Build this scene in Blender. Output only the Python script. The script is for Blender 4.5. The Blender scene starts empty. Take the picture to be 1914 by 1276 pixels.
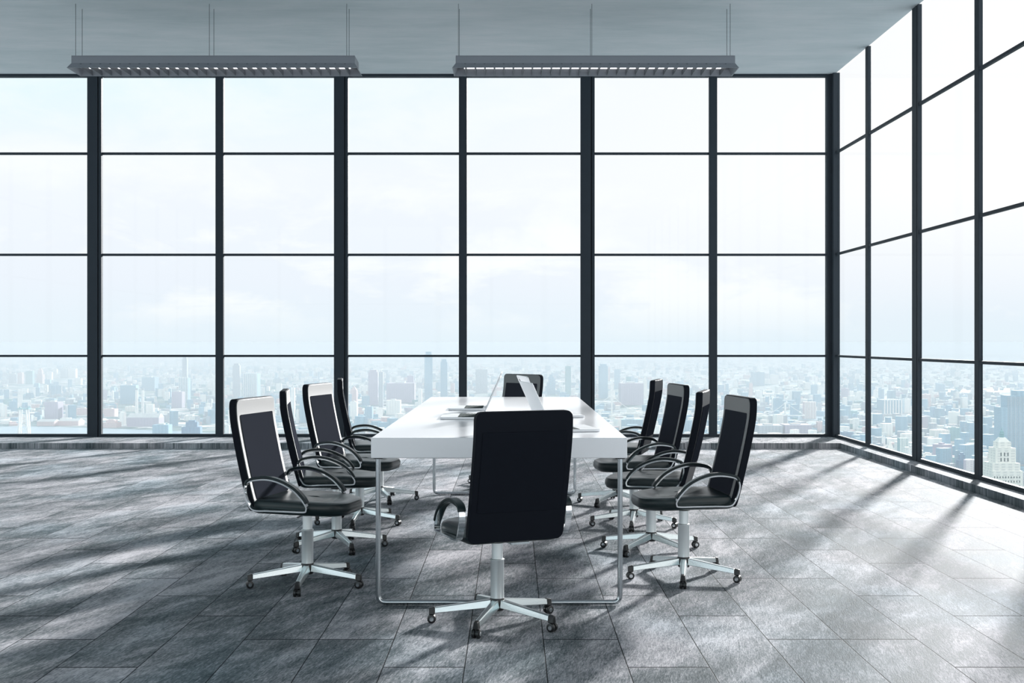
import bpy, bmesh, math, random
from mathutils import Vector, Matrix

random.seed(7)
PI = math.pi
R = math.radians
S = bpy.context.scene
COL = S.collection

# ------------------------------------------------------------------ camera
F_PX = 2200.0                      # focal length in pixels of the 1914 px wide frame
CAM_H = 1.18
cd = bpy.data.cameras.new('camera')
cd.sensor_width = 36.0
cd.lens = F_PX / 1914.0 * 36.0
cd.clip_start = 0.05
cd.clip_end = 200000.0
cam = bpy.data.objects.new('camera', cd)
cam.location = (0, 0, CAM_H)
cam.rotation_euler = (PI / 2, 0, 0)
COL.objects.link(cam)
S.camera = cam

# ------------------------------------------------------------------ colour management
S.view_settings.view_transform = 'Standard'
S.view_settings.look = 'None'
S.view_settings.gamma = 1.0
S.view_settings.exposure = 0.0
S.view_settings.use_curve_mapping = False
S.cycles.max_bounces = 10
S.cycles.diffuse_bounces = 6
S.cycles.glossy_bounces = 4
S.cycles.transparent_max_bounces = 16
S.cycles.volume_bounces = 2
S.cycles.sample_clamp_indirect = 6.0

# ------------------------------------------------------------------ sun
SUN_AZ = (0.455, 0.890)             # horizontal direction towards the sun
SUN_EL = R(16.5)
sd = bpy.data.lights.new('sun', 'SUN')
sd.energy = 12.0
sd.angle = R(3.6)
sd.color = (1.0, 0.985, 0.975)
sun = bpy.data.objects.new('sun', sd)
tow = Vector((SUN_AZ[0] * math.cos(SUN_EL), SUN_AZ[1] * math.cos(SUN_EL), math.sin(SUN_EL)))
sun.rotation_euler = tow.to_track_quat('Z', 'Y').to_euler()
sun.location = (10, 20, 15)
COL.objects.link(sun)

# ------------------------------------------------------------------ node helpers
def nd(nt, t, **kw):
    n = nt.nodes.new(t)
    for k, v in kw.items():
        setattr(n, k, v)
    return n

def lk(nt, a, b):
    nt.links.new(a, b)

def setin(nt, sock, v):
    if isinstance(v, bpy.types.NodeSocket):
        nt.links.new(v, sock)
    else:
        sock.default_value = v

def mth(nt, op, a, b=0.0, c=None):
    n = nd(nt, 'ShaderNodeMath', operation=op)
    setin(nt, n.inputs[0], a)
    setin(nt, n.inputs[1], b)
    if c is not None:
        setin(nt, n.inputs[2], c)
    return n.outputs[0]

def mixc(nt, fac, a, b, mode='MIX'):
    n = nd(nt, 'ShaderNodeMix', data_type='RGBA', blend_type=mode)
    setin(nt, n.inputs['Factor'], fac)
    for s, v in ((n.inputs[6], a), (n.inputs[7], b)):
        if isinstance(v, bpy.types.NodeSocket):
            nt.links.new(v, s)
        else:
            s.default_value = (v[0], v[1], v[2], 1)
    return n.outputs[2]

def ramp(nt, fac, stops):
    n = nd(nt, 'ShaderNodeValToRGB')
    e = n.color_ramp.elements
    while len(e) < len(stops):
        e.new(0.5)
    for i, (p, c) in enumerate(stops):
        e[i].position = p
        if isinstance(c, (int, float)):
            c = (c, c, c)
        e[i].color = (c[0], c[1], c[2], 1)
    lk(nt, fac, n.inputs[0])
    return n.outputs[0]

def noise(nt, vec, scale, detail=4.0, rough=0.55, dist=0.0):
    n = nd(nt, 'ShaderNodeTexNoise')
    lk(nt, vec, n.inputs['Vector'])
    n.inputs['Scale'].default_value = scale
    n.inputs['Detail'].default_value = detail
    n.inputs['Roughness'].default_value = rough
    n.inputs['Distortion'].default_value = dist
    return n.outputs['Fac']

def mapping(nt, vec, scale=(1, 1, 1), rot=(0, 0, 0), loc=(0, 0, 0)):
    n = nd(nt, 'ShaderNodeMapping')
    lk(nt, vec, n.inputs['Vector'])
    n.inputs['Scale'].default_value = scale
    n.inputs['Rotation'].default_value = rot
    n.inputs['Location'].default_value = loc
    return n.outputs[0]

# ------------------------------------------------------------------ world: bright hazy sky with soft clouds
W = bpy.data.worlds.new('sky')
S.world = W
W.use_nodes = True
nt = W.node_tree
nt.nodes.clear()
tc = nd(nt, 'ShaderNodeTexCoord')
sep = nd(nt, 'ShaderNodeSeparateXYZ')
lk(nt, tc.outputs['Generated'], sep.inputs[0])
az = mth(nt, 'ARCTAN2', sep.outputs[0], sep.outputs[1])
elev = ramp(nt, mth(nt, 'MAXIMUM', sep.outputs[2], 0.0),
            [(0.0, (0.775, 0.875, 0.94)), (0.05, (0.83, 0.885, 0.955)), (0.14, (0.89, 0.93, 0.98)), (0.45, (0.80, 0.90, 1.0)), (1.0, (0.62, 0.80, 1.0))])
# clear blue gets stronger to the left and above
left_f = mth(nt, 'MULTIPLY', ramp(nt, mth(nt, 'MULTIPLY_ADD', az, -0.55, 0.35), [(0.30, 0.0), (0.62, 1.0)]),
             ramp(nt, sep.outputs[2], [(0.14, 0.0), (0.235, 1.0)]))
col = mixc(nt, mth(nt, 'MULTIPLY', left_f, 0.9), elev, (0.70, 0.945, 1.0))
right_f = mth(nt, 'MULTIPLY', ramp(nt, mth(nt, 'MULTIPLY_ADD', az, 1.0, 0.5), [(0.42, 0.0), (0.85, 1.0)]),
              ramp(nt, sep.outputs[2], [(0.02, 0.0), (0.12, 1.0)]))
col = mixc(nt, mth(nt, 'MULTIPLY', right_f, 0.95), col, (1.0, 1.0, 1.0))
cv = mapping(nt, tc.outputs['Generated'], scale=(1.0, 1.0, 2.6), loc=(0.35, 0.0, 0.1))
c1 = noise(nt, cv, 9.0, 7.0, 0.62, 0.3)
c2 = noise(nt, cv, 2.4, 2.0, 0.5)
band = ramp(nt, sep.outputs[2], [(0.0, 0.0), (0.035, 0.75), (0.075, 1.0), (0.16, 0.45), (0.3, 0.2)])
cl = mth(nt, 'MULTIPLY', ramp(nt, mth(nt, 'ADD', mth(nt, 'MULTIPLY', c1, 0.62), mth(nt, 'MULTIPLY', c2, 0.42)), [(0.50, 0.0), (0.60, 1.0)]), band)
col = mixc(nt, cl, col, (0.965, 0.99, 0.985))
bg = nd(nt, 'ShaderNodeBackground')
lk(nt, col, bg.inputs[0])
# sky behind the camera is made stronger, an added fill for the room
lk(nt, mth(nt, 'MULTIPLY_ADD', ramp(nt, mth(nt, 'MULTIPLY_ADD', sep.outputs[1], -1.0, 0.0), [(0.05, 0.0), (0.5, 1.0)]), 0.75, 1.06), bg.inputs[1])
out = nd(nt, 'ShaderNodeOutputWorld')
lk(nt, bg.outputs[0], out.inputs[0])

# ------------------------------------------------------------------ materials
def mat(name, color=(0.5, 0.5, 0.5), rough=0.5, metal=0.0, spec=0.5, coat=0.0, coat_rough=0.1,
        var=0.0, vscale=8.0, bump=0.0, bscale=200.0, emit=None, estr=0.0):
    m = bpy.data.materials.new(name)
    m.use_nodes = True
    t = m.node_tree
    b = t.nodes['Principled BSDF']
    b.inputs['Base Color'].default_value = (color[0], color[1], color[2], 1)
    b.inputs['Roughness'].default_value = rough
    b.inputs['Metallic'].default_value = metal
    b.inputs['Specular IOR Level'].default_value = spec
    b.inputs['Coat Weight'].default_value = coat
    b.inputs['Coat Roughness'].default_value = coat_rough
    if emit:
        b.inputs['Emission Color'].default_value = (emit[0], emit[1], emit[2], 1)
        b.inputs['Emission Strength'].default_value = estr
    if var or bump:
        c = nd(t, 'ShaderNodeTexCoord')
        if var:
            f = noise(t, c.outputs['Object'], vscale, 4.0)
            lo = tuple(x * (1 - var) for x in color)
            hi = tuple(min(1, x * (1 + var)) for x in color)
            lk(t, mixc(t, f, lo, hi), b.inputs['Base Color'])
        if bump:
            f = noise(t, c.outputs['Object'], bscale, 3.0)
            bp = nd(t, 'ShaderNodeBump')
            bp.inputs['Strength'].default_value = bump
            bp.inputs['Distance'].default_value = 0.002
            lk(t, f, bp.inputs['Height'])
            lk(t, bp.outputs[0], b.inputs['Normal'])
    return m

def along(nt, vec, deg, across, length):
    """coordinates stretched along the horizontal direction deg to the right of +Y"""
    return mapping(nt, mapping(nt, vec, rot=(0, 0, R(deg))), scale=(across, length, 1))

def floor_material():
    m = bpy.data.materials.new('weathered_plank_floor')
    m.use_nodes = True
    t = m.node_tree
    b = t.nodes['Principled BSDF']
    c = nd(t, 'ShaderNodeTexCoord')
    vec = c.outputs['Object']
    sp = nd(t, 'ShaderNodeSeparateXYZ')
    lk(t, vec, sp.inputs[0])
    PW, PL = 0.296, 1.2
    u = mth(t, 'DIVIDE', mth(t, 'SUBTRACT', sp.outputs[0], 0.124), PW)
    ci = mth(t, 'FLOOR', u)                      # column index, column 7 starts at x = 0.124
    k = mth(t, 'FLOORED_MODULO', mth(t, 'ADD', ci, 3.0), 7.0)
    # joints alternate between three positions a third of a plank apart
    o = mth(t, 'FLOORED_MODULO', mth(t, 'MULTIPLY_ADD', k, 2.0, 1.0), 3.0)
    v = mth(t, 'DIVIDE', mth(t, 'SUBTRACT', mth(t, 'SUBTRACT', sp.outputs[1], 4.264), mth(t, 'MULTIPLY', o, 0.4)), PL)
    ri = mth(t, 'FLOOR', v)
    fu = mth(t, 'SUBTRACT', u, ci)
    fv = mth(t, 'SUBTRACT', v, ri)
    du = mth(t, 'MULTIPLY', mth(t, 'MINIMUM', fu, mth(t, 'SUBTRACT', 1.0, fu)), PW)
    dv = mth(t, 'MULTIPLY', mth(t, 'MINIMUM', fv, mth(t, 'SUBTRACT', 1.0, fv)), PL)
    d = mth(t, 'MINIMUM', mth(t, 'MULTIPLY', du, 1.25), mth(t, 'MULTIPLY', dv, 0.5))
    seam = ramp(t, mth(t, 'DIVIDE', d, 0.01), [(0.0, 0.0), (0.16, 0.05), (0.30, 1.0)])
    idv = nd(t, 'ShaderNodeCombineXYZ')
    lk(t, ci, idv.inputs[0])
    lk(t, ri, idv.inputs[1])
    wn = nd(t, 'ShaderNodeTexWhiteNoise', noise_dimensions='3D')
    lk(t, idv.outputs[0], wn.inputs['Vector'])
    # each plank has its own grain offset and slant
    sh = nd(t, 'ShaderNodeVectorMath', operation='MULTIPLY_ADD')
    lk(t, wn.outputs['Color'], sh.inputs[0])
    sh.inputs[1].default_value = (7, 7, 7)
    lk(t, vec, sh.inputs[2])
    gv = along(t, sh.outputs[0], 9, 46, 6)
    grain = noise(t, gv, 1.6, 6.0, 0.68, 1.2)
    gv2 = along(t, sh.outputs[0], 12, 150, 26)
    fine = noise(t, gv2, 1.5, 3.0, 0.6, 0.6)
    bv = along(t, vec, 30, 2.0, 0.62)  # blotches drawn along the sun's direction, painting soft shadow streaks into the colour
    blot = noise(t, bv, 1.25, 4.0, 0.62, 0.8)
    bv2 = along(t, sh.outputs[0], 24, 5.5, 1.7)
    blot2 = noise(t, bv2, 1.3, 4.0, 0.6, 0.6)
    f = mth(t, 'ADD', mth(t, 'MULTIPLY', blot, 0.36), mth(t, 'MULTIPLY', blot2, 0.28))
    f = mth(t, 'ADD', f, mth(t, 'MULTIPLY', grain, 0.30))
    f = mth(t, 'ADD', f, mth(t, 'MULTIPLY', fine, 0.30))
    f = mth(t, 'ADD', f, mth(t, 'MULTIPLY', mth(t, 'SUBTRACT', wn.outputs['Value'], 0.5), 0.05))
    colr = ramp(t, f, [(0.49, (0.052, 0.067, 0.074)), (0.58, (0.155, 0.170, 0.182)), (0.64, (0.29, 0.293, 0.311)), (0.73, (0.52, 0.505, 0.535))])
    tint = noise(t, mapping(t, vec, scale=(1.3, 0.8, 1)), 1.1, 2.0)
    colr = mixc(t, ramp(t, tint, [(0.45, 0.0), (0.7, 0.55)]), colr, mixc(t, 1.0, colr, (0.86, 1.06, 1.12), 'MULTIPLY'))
    colr = mixc(t, seam, (0.018, 0.02, 0.022), colr)
    lk(t, colr, b.inputs['Base Color'])
    rg = ramp(t, f, [(0.50, 0.62), (0.68, 0.78)])
    lk(t, rg, b.inputs['Roughness'])
    b.inputs['Specular IOR Level'].default_value = 0.016
    h = mth(t, 'ADD', mth(t, 'MULTIPLY', seam, 0.8), mth(t, 'ADD', mth(t, 'MULTIPLY', fine, 0.5), mth(t, 'MULTIPLY', grain, 0.5)))
    bp = nd(t, 'ShaderNodeBump')
    bp.inputs['Strength'].default_value = 0.8
    bp.inputs['Distance'].default_value = 0.0025
    lk(t, h, bp.inputs['Height'])
    lk(t, bp.outputs[0], b.inputs['Normal'])
    return m

def ceiling_material():
    m = bpy.data.materials.new('board_marked_concrete')
    m.use_nodes = True
    t = m.node_tree
    b = t.nodes['Principled BSDF']
    c = nd(t, 'ShaderNodeTexCoord')
    v = c.outputs['Object']
    n1 = noise(t, mapping(t, v, scale=(0.8, 2.6, 1)), 1.4, 5.0, 0.6)
    n2 = noise(t, mapping(t, v, scale=(3, 22, 1)), 2.0, 3.0)
    n3 = noise(t, v, 0.6, 2.0)
    f = mth(t, 'ADD', mth(t, 'MULTIPLY', n1, 0.5), mth(t, 'ADD', mth(t, 'MULTIPLY', n2, 0.18), mth(t, 'MULTIPLY', n3, 0.32)))
    colr = ramp(t, f, [(0.35, (0.42, 0.48, 0.50)), (0.5, (0.50, 0.545, 0.565)), (0.66, (0.58, 0.60, 0.62))])
    lk(t, colr, b.inputs['Base Color'])
    b.inputs['Roughness'].default_value = 0.75
    bp = nd(t, 'ShaderNodeBump')
    bp.inputs['Strength'].default_value = 0.2
    bp.inputs['Distance'].default_value = 0.004
    lk(t, f, bp.inputs['Height'])
    lk(t, bp.outputs[0], b.inputs['Normal'])
    return m

def glass_material():
    m = bpy.data.materials.new('clear_window_glass')
    m.use_nodes = True
    t = m.node_tree
    t.nodes.clear()
    tr = nd(t, 'ShaderNodeBsdfTransparent')
    tr.inputs[0].default_value = (0.985, 0.99, 0.99, 1)
    gl = nd(t, 'ShaderNodeBsdfGlossy')
    gl.inputs['Roughness'].default_value = 0.0
    lw = nd(t, 'ShaderNodeLayerWeight')
    lw.inputs[0].default_value = 0.5
    facing = mth(t, 'MULTIPLY_ADD', mth(t, 'POWER', lw.outputs['Facing'], 6.0), 0.12, 0.005)
    mx = nd(t, 'ShaderNodeMixShader')
    lk(t, facing, mx.inputs[0])
    lk(t, tr.outputs[0], mx.inputs[1])
    lk(t, gl.outputs[0], mx.inputs[2])
    o = nd(t, 'ShaderNodeOutputMaterial')
    lk(t, mx.outputs[0], o.inputs[0])
    return m

def facade_material(name, c1, c2, sx=0.11, sz=0.28, amt=0.5):
    """wall colour c1 with a grid of window bands c2"""
    m = bpy.data.materials.new(name)
    m.use_nodes = True
    t = m.node_tree
    b = t.nodes['Principled BSDF']
    c = nd(t, 'ShaderNodeTexCoord')
    sp = nd(t, 'ShaderNodeSeparateXYZ')
    lk(t, c.outputs['Object'], sp.inputs[0])
    hx = mth(t, 'FRACT', mth(t, 'MULTIPLY', mth(t, 'ADD', sp.outputs[0], sp.outputs[1]), sx))
    hz = mth(t, 'FRACT', mth(t, 'MULTIPLY', sp.outputs[2], sz))
    w = mth(t, 'MULTIPLY', mth(t, 'GREATER_THAN', hx, 0.42), mth(t, 'GREATER_THAN', hz, 0.45))
    ge = nd(t, 'ShaderNodeNewGeometry')
    gs = nd(t, 'ShaderNodeSeparateXYZ')
    lk(t, ge.outputs['Normal'], gs.inputs[0])
    side = mth(t, 'LESS_THAN', mth(t, 'ABSOLUTE', gs.outputs[2]), 0.5)
    w = mth(t, 'MULTIPLY', mth(t, 'MULTIPLY', w, side), amt)
    lk(t, mixc(t, w, c1, c2), b.inputs['Base Color'])
    b.inputs['Roughness'].default_value = 0.8
    return m

M = {}
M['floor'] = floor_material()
M['ceiling'] = ceiling_material()
M['glass'] = glass_material()
M['frame'] = mat('dark_slate_aluminium', (0.032, 0.041, 0.051), 0.6, 0.0, 0.12, var=0.06)
M['plaster'] = mat('grey_plaster', (0.42, 0.44, 0.46), 0.85, var=0.12, vscale=1.5, bump=0.1, bscale=40)
M['table'] = mat('white_lacquer', (0.86, 0.865, 0.89), 0.16, 0.0, 0.5, var=0.01)
M['chrome'] = mat('polished_chrome', (0.82, 0.85, 0.86), 0.08, 1.0, var=0.02)
M['alu'] = mat('satin_aluminium', (0.60, 0.65, 0.66), 0.26, 1.0, var=0.03)
M['steel_leg'] = mat('brushed_steel_tube', (0.50, 0.53, 0.55), 0.22, 1.0, var=0.05)
M['leather'] = mat('black_leather', (0.005, 0.014, 0.016), 0.30, 0.0, 0.42, bump=0.06, bscale=420)
M['shell'] = mat('black_back_shell', (0.010, 0.012, 0.017), 0.5, 0.0, 0.03, bump=0.05, bscale=500)
M['band'] = mat('satin_silver_headrest_cover', (0.022, 0.031, 0.033), 0.62, 0.0, 0.5, bump=0.03, bscale=400)
_b = M['band'].node_tree.nodes['Principled BSDF']
_b.inputs['IOR'].default_value = 2.5
M['mesh'] = mat('dark_woven_mesh', (0.028, 0.031, 0.040), 0.85, 0.0, 0.0, bump=0.25, bscale=900)
M['rear'] = mat('black_rear_fabric', (0.011, 0.013, 0.018), 0.85, 0.0, 0.0, bump=0.2, bscale=700)
M['plastic'] = mat('black_plastic', (0.012, 0.013, 0.014), 0.35, var=0.1)
M['laptop'] = mat('silver_laptop_shell', (0.80, 0.81, 0.83), 0.34, 0.15, var=0.02)
M['keys'] = mat('dark_green_black_keys', (0.02, 0.04, 0.04), 0.8, 0.0, 0.1, var=0.1)
M['screen'] = mat('dark_screen_glass', (0.02, 0.024, 0.028), 0.06, var=0.05)
M['lamp'] = mat('grey_painted_steel', (0.20, 0.215, 0.24), 0.45, var=0.04)
M['blade'] = mat('dark_grey_louvre_steel', (0.10, 0.11, 0.125), 0.5, var=0.04)
M['lift'] = mat('bright_satin_steel', (0.84, 0.88, 0.88), 0.42, 1.0, var=0.02)
M['tube'] = mat('lit_white_tube', (1, 1, 1), 0.5, emit=(1.0, 1.0, 1.0), estr=2.2, var=0.001)
M['wire'] = mat('dark_suspension_wire', (0.05, 0.06, 0.065), 0.4, 0.5, var=0.05)
# ------------------------------------------------------------------ mesh helpers
class MB:
    """collects shapes and links them as one mesh object"""
    def __init__(self):
        self.bm = bmesh.new()

    def box(self, x0, x1, y0, y1, z0, z1):
        vs = [self.bm.verts.new(p) for p in ((x0, y0, z0), (x1, y0, z0), (x1, y1, z0), (x0, y1, z0),
                                             (x0, y0, z1), (x1, y0, z1), (x1, y1, z1), (x0, y1, z1))]
        for f in ((3, 2, 1, 0), (4, 5, 6, 7), (0, 1, 5, 4), (1, 2, 6, 5), (2, 3, 7, 6), (3, 0, 4, 7)):
            self.bm.faces.new([vs[i] for i in f])
        return self

    def hexa(self, pts):
        """box from 8 points: four bottom (counterclockwise) and four top"""
        vs = [self.bm.verts.new(p) for p in pts]
        for f in ((3, 2, 1, 0), (4, 5, 6, 7), (0, 1, 5, 4), (1, 2, 6, 5), (2, 3, 7, 6), (3, 0, 4, 7)):
            self.bm.faces.new([vs[i] for i in f])
        return self

    def sweep(self, path, sec, closed=False, up=(0, 0, 1), cap=True):
        """sweep section [(a, b)] (a = side, b = up) along path"""
        P = [Vector(p) for p in path]
        n = len(P)
        rings = []
        upv = Vector(up)
        for i, p in enumerate(P):
            if closed:
                tg = P[(i + 1) % n] - P[i - 1]
            else:
                tg = P[min(i + 1, n - 1)] - P[max(i - 1, 0)]
            tg.normalize()
            side = tg.cross(upv)
            if side.length < 1e-4:
                side = tg.cross(Vector((1, 0, 0)))
            side.normalize()
            nv = side.cross(tg).normalized()
            s = sec[i] if isinstance(sec[0], list) else sec
            rings.append([self.bm.verts.new(p + side * a + nv * b) for a, b in s])
        m = len(rings[0])
        rng = range(n) if closed else range(n - 1)
        for i in rng:
            A, B = rings[i], rings[(i + 1) % n]
            for j in range(m):
                self.bm.faces.new((A[j], A[(j + 1) % m], B[(j + 1) % m], B[j]))
        if not closed and cap:
            self.bm.faces.new(list(reversed(rings[0])))
            self.bm.faces.new(rings[-1])
        return self

    def tube(self, path, r, seg=12, closed=False, up=(0, 0, 1)):
        sec = [(r * math.cos(2 * PI * k / seg), r * math.sin(2 * PI * k / seg)) for k in range(seg)]
        return self.sweep(path, sec, closed, up)

    def lathe(self, prof, seg=24, cx=0, cy=0, axis='Z', off=(0, 0, 0)):
        rings = []
        for r, h in prof:
            ring = []
            for k in range(seg):
                a = 2 * PI * k / seg
                if axis == 'Z':
                    p = (cx + r * math.cos(a), cy + r * math.sin(a), h)
                elif axis == 'Y':
                    p = (off[0] + r * math.cos(a), off[1] + h, off[2] + r * math.sin(a))
                else:
                    p = (off[0] + h, off[1] + r * math.cos(a), off[2] + r * math.sin(a))
                ring.append(self.bm.verts.new(p))
            rings.append(ring)
        for i in range(len(rings) - 1):
            A, B = rings[i], rings[i + 1]
            for j in range(seg):
                self.bm.faces.new((A[j], A[(j + 1) % seg], B[(j + 1) % seg], B[j]))
        self.bm.faces.new(list(reversed(rings[0])))
        self.bm.faces.new(rings[-1])
        return self

    def prism(self, pts, z0, z1):
        """plan outline extruded in z"""
        lo = [self.bm.verts.new((x, y, z0)) for x, y in pts]
        hi = [self.bm.verts.new((x, y, z1)) for x, y in pts]
        n = len(pts)
        self.bm.faces.new(list(reversed(lo)))
        self.bm.faces.new(hi)
        for i in range(n):
            self.bm.faces.new((lo[i], lo[(i + 1) % n], hi[(i + 1) % n], hi[i]))
        return self

    def build(self, name, material, parent=None, smooth=False, bevel=0.0, seg=2, loc=None, rotz=0.0, subsurf=0):
        bmesh.ops.recalc_face_normals(self.bm, faces=self.bm.faces)
        me = bpy.data.meshes.new(name)
        self.bm.to_mesh(me)
        self.bm.free()
        me.materials.append(material)
        if smooth:
            for p in me.polygons:
                p.use_smooth = True
        o = bpy.data.objects.new(name, me)
        COL.objects.link(o)
        if parent:
            o.parent = parent
        if loc:
            o.location = loc
        if rotz:
            o.rotation_euler.z = rotz
        if bevel:
            b = o.modifiers.new('bevel', 'BEVEL')
            b.width = bevel
            b.segments = seg
            b.limit_method = 'ANGLE'
            b.angle_limit = R(35)
            b.harden_normals = False
        if subsurf:
            s = o.modifiers.new('sub', 'SUBSURF')
            s.levels = s.render_levels = subsurf
        if smooth:
            me.update()
            try:
                me.set_sharp_from_angle(angle=R(40))
            except Exception:
                pass
        return o

def empty(name, loc=(0, 0, 0), rotz=0.0):
    o = bpy.data.objects.new(name, None)
    o.empty_display_size = 0.2
    o.location = loc
    o.rotation_euler.z = rotz
    COL.objects.link(o)
    return o

def tag(o, label=None, cat=None, group=None, kind=None):
    if label:
        o['label'] = label
    if cat:
        o['category'] = cat
    if group:
        o['group'] = group
    if kind:
        o['kind'] = kind
    return o

def kids(o):
    return [c for c in ALLKIDS.get(o.name, [])]

def copy_tree(o, parent=None):
    c = o.copy()
    COL.objects.link(c)
    if parent:
        c.parent = parent
    for ch in list(o.children):
        copy_tree(ch, c)
    return c

def rounded(pts, r, seg=5):
    """round the corners of a closed 2-D outline; r may be a list"""
    out = []
    n = len(pts)
    for i in range(n):
        p0, p1, p2 = Vector(pts[i - 1]), Vector(pts[i]), Vector(pts[(i + 1) % n])
        rr = r[i] if isinstance(r, (list, tuple)) else r
        a, b = (p0 - p1), (p2 - p1)
        la, lb = a.length, b.length
        k = min(rr, la * 0.48, lb * 0.48)
        A, B = p1 + a.normalized() * k, p1 + b.normalized() * k
        for j in range(seg + 1):
            s = j / seg
            q = A * (1 - s) ** 2 + p1 * 2 * s * (1 - s) + B * s * s
            out.append(tuple(q))
    return out

def catmull(pts, n=6, closed=False):
    P = [Vector(p) for p in pts]
    m = len(P)
    out = []
    rng = range(m) if closed else range(m - 1)
    for i in rng:
        if closed:
            a, b, c, d = P[i - 1], P[i], P[(i + 1) % m], P[(i + 2) % m]
        else:
            a, b, c, d = P[max(i - 1, 0)], P[i], P[i + 1], P[min(i + 2, m - 1)]
        for j in range(n):
            t = j / n
            out.append(0.5 * ((2 * b) + (c - a) * t + (2 * a - 5 * b + 4 * c - d) * t * t + (3 * b - 3 * c + d - a) * t ** 3))
    if not closed:
        out.append(P[-1])
    return out

# ------------------------------------------------------------------ room shell
XL, XR = -7.80, 3.78          # inner faces of the side walls
YB, YF = 13.85, -4.4          # back glazing plane, wall behind the camera
HC = 4.32                     # ceiling
STEP = 0.06
EY, EX = 12.98, 3.62          # edges of the raised plinth along the glazing

def structure(name, mb, m, **kw):
    o = mb.build(name, m, **kw)
    o['kind'] = 'structure'
    return o

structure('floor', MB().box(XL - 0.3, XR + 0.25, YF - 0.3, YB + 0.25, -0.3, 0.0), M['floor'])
structure('ceiling', MB().box(XL - 0.3, XR + 0.01, YF - 0.3, YB + 0.06, HC, HC + 0.35), M['ceiling'])
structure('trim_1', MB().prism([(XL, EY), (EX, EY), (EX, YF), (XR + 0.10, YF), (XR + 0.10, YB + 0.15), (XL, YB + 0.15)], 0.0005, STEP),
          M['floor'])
MUL_Z = (1.01, 2.20, 3.39)
D = 0.035

def back_window(name, xa, xb, xm, col_w=0.165, last=False):
    """one bay of the back glazing: wide mullion on its left edge, thin mullion in the middle"""
    root = empty(name, ((xa + xb) / 2, YB, STEP))
    root['kind'] = 'structure'
    ox, oy, oz = root.location
    def L(mb_box):
        x0, x1, y0, y1, z0, z1 = mb_box
        return (x0 - ox, x1 - ox, y0 - oy, y1 - oy, z0 - oz, z1 - oz)
    # wide column: broad box, a groove and a slim box
    c = MB()
    c.box(*L((xa - col_w / 2, xa + col_w / 2 - 0.045, YB - D, YB + 0.02, STEP, HC)))
    c.box(*L((xa + col_w / 2 - 0.045, xa + col_w / 2 - 0.030, YB - D + 0.02, YB + 0.02, STEP, HC)))
    c.box(*L((xa + col_w / 2 - 0.030, xa + col_w / 2, YB - D, YB + 0.02, STEP, HC)))
    c.build('wide_mullion', M['frame'], root)
    MB().box(*L((xm - 0.047, xm + 0.047, YB - D, YB + 0.02, STEP, HC))).build('mullion', M['frame'], root, bevel=0.004)
    x0, x1 = xa + col_w / 2, (xb - col_w / 2 if not last else xb)
    for z in MUL_Z:
        for a, b in ((x0, xm - 0.047), (xm + 0.047, x1)):
            MB().box(*L((a, b, YB - 0.012, YB + 0.03, z - 0.013, z + 0.013))).build('transom', M['frame'], root)
    for a, b in ((x0, xm - 0.047), (xm + 0.047, x1)):
        MB().box(*L((a, b, YB - 0.03, YB + 0.05, STEP, STEP + 0.032))).build('bottom_rail', M['frame'], root)
        MB().box(*L((a, b, YB - 0.03, YB + 0.05, HC - 0.03, HC))).build('top_rail', M['frame'], root)
        zs = [STEP + 0.032] + [q for z in MUL_Z for q in (z - 0.013, z + 0.013)] + [HC - 0.03]
        for k in range(4):
            MB().box(*L((a, b, YB + 0.008, YB + 0.014, zs[2 * k], zs[2 * k + 1]))).build('glass_pane', M['glass'], root)
    return root

back_window('window_1', -7.80, -4.904, -6.34)
back_window('window_2', -4.904, -2.008, -3.435)
back_window('window_3', -2.008, 0.888, -0.577)
back_window('window_4', 0.888, 3.70, 2.363, last=True)
# the post where the two glass walls meet
cp = MB()
cp.box(3.700, 3.735, YB - 0.02, YB + 0.06, STEP, HC)
cp.box(3.735, 3.79, YB - 0.035, YB + 0.06, STEP, HC)
cp.box(3.755, 3.83, YB - 0.10, YB - 0.035, STEP, HC)
structure('trim_2', cp, M['frame'])

def right_window(name, ya, yb, ym, ytop, first):
    """one bay of the right glazing between far edge ya and near wide mullion yb, thin mullion at ym"""
    root = empty(name, (XR, (ya + yb) / 2, STEP))
    root['kind'] = 'structure'
    ox, oy, oz = root.location
    def L(x0, x1, y0, y1, z0, z1):
        return (x0 - ox, x1 - ox, y0 - oy, y1 - oy, z0 - oz, z1 - oz)
    c = MB()
    c.box(*L(XR, XR + D, yb - 0.085, yb - 0.055, STEP, HC))
    c.box(*L(XR + 0.018, XR + D, yb - 0.055, yb - 0.04, STEP, HC))
    c.box(*L(XR, XR + D, yb - 0.04, yb + 0.085, STEP, HC))
    c.build('wide_mullion', M['frame'], root)
    MB().box(*L(XR, XR + D, ym - 0.047, ym + 0.047, STEP, HC)).build('mullion', M['frame'], root, bevel=0.004)
    y1 = ya - 0.085 if not first else ya
    y0 = yb + 0.085
    for z in MUL_Z:
        for a, b in ((y0, ym - 0.047), (ym + 0.047, y1)):
            MB().box(*L(XR + 0.004, XR + D - 0.004, a, b, z - 0.013, z + 0.013)).build('transom', M['frame'], root)
    for a, b in ((y0, ym - 0.047), (ym + 0.047, y1)):
        MB().box(*L(XR, XR + D, a, b, STEP, STEP + 0.035)).build('bottom_rail', M['frame'], root)
        zs = [STEP + 0.035] + [q for z in MUL_Z for q in (z - 0.013, z + 0.013)] + [HC]
        for k in range(4):
            MB().box(*L(XR + 0.020, XR + 0.026, a, b, zs[2 * k], zs[2 * k + 1])).build('glass_pane', M['glass'], root)
    return root

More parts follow.
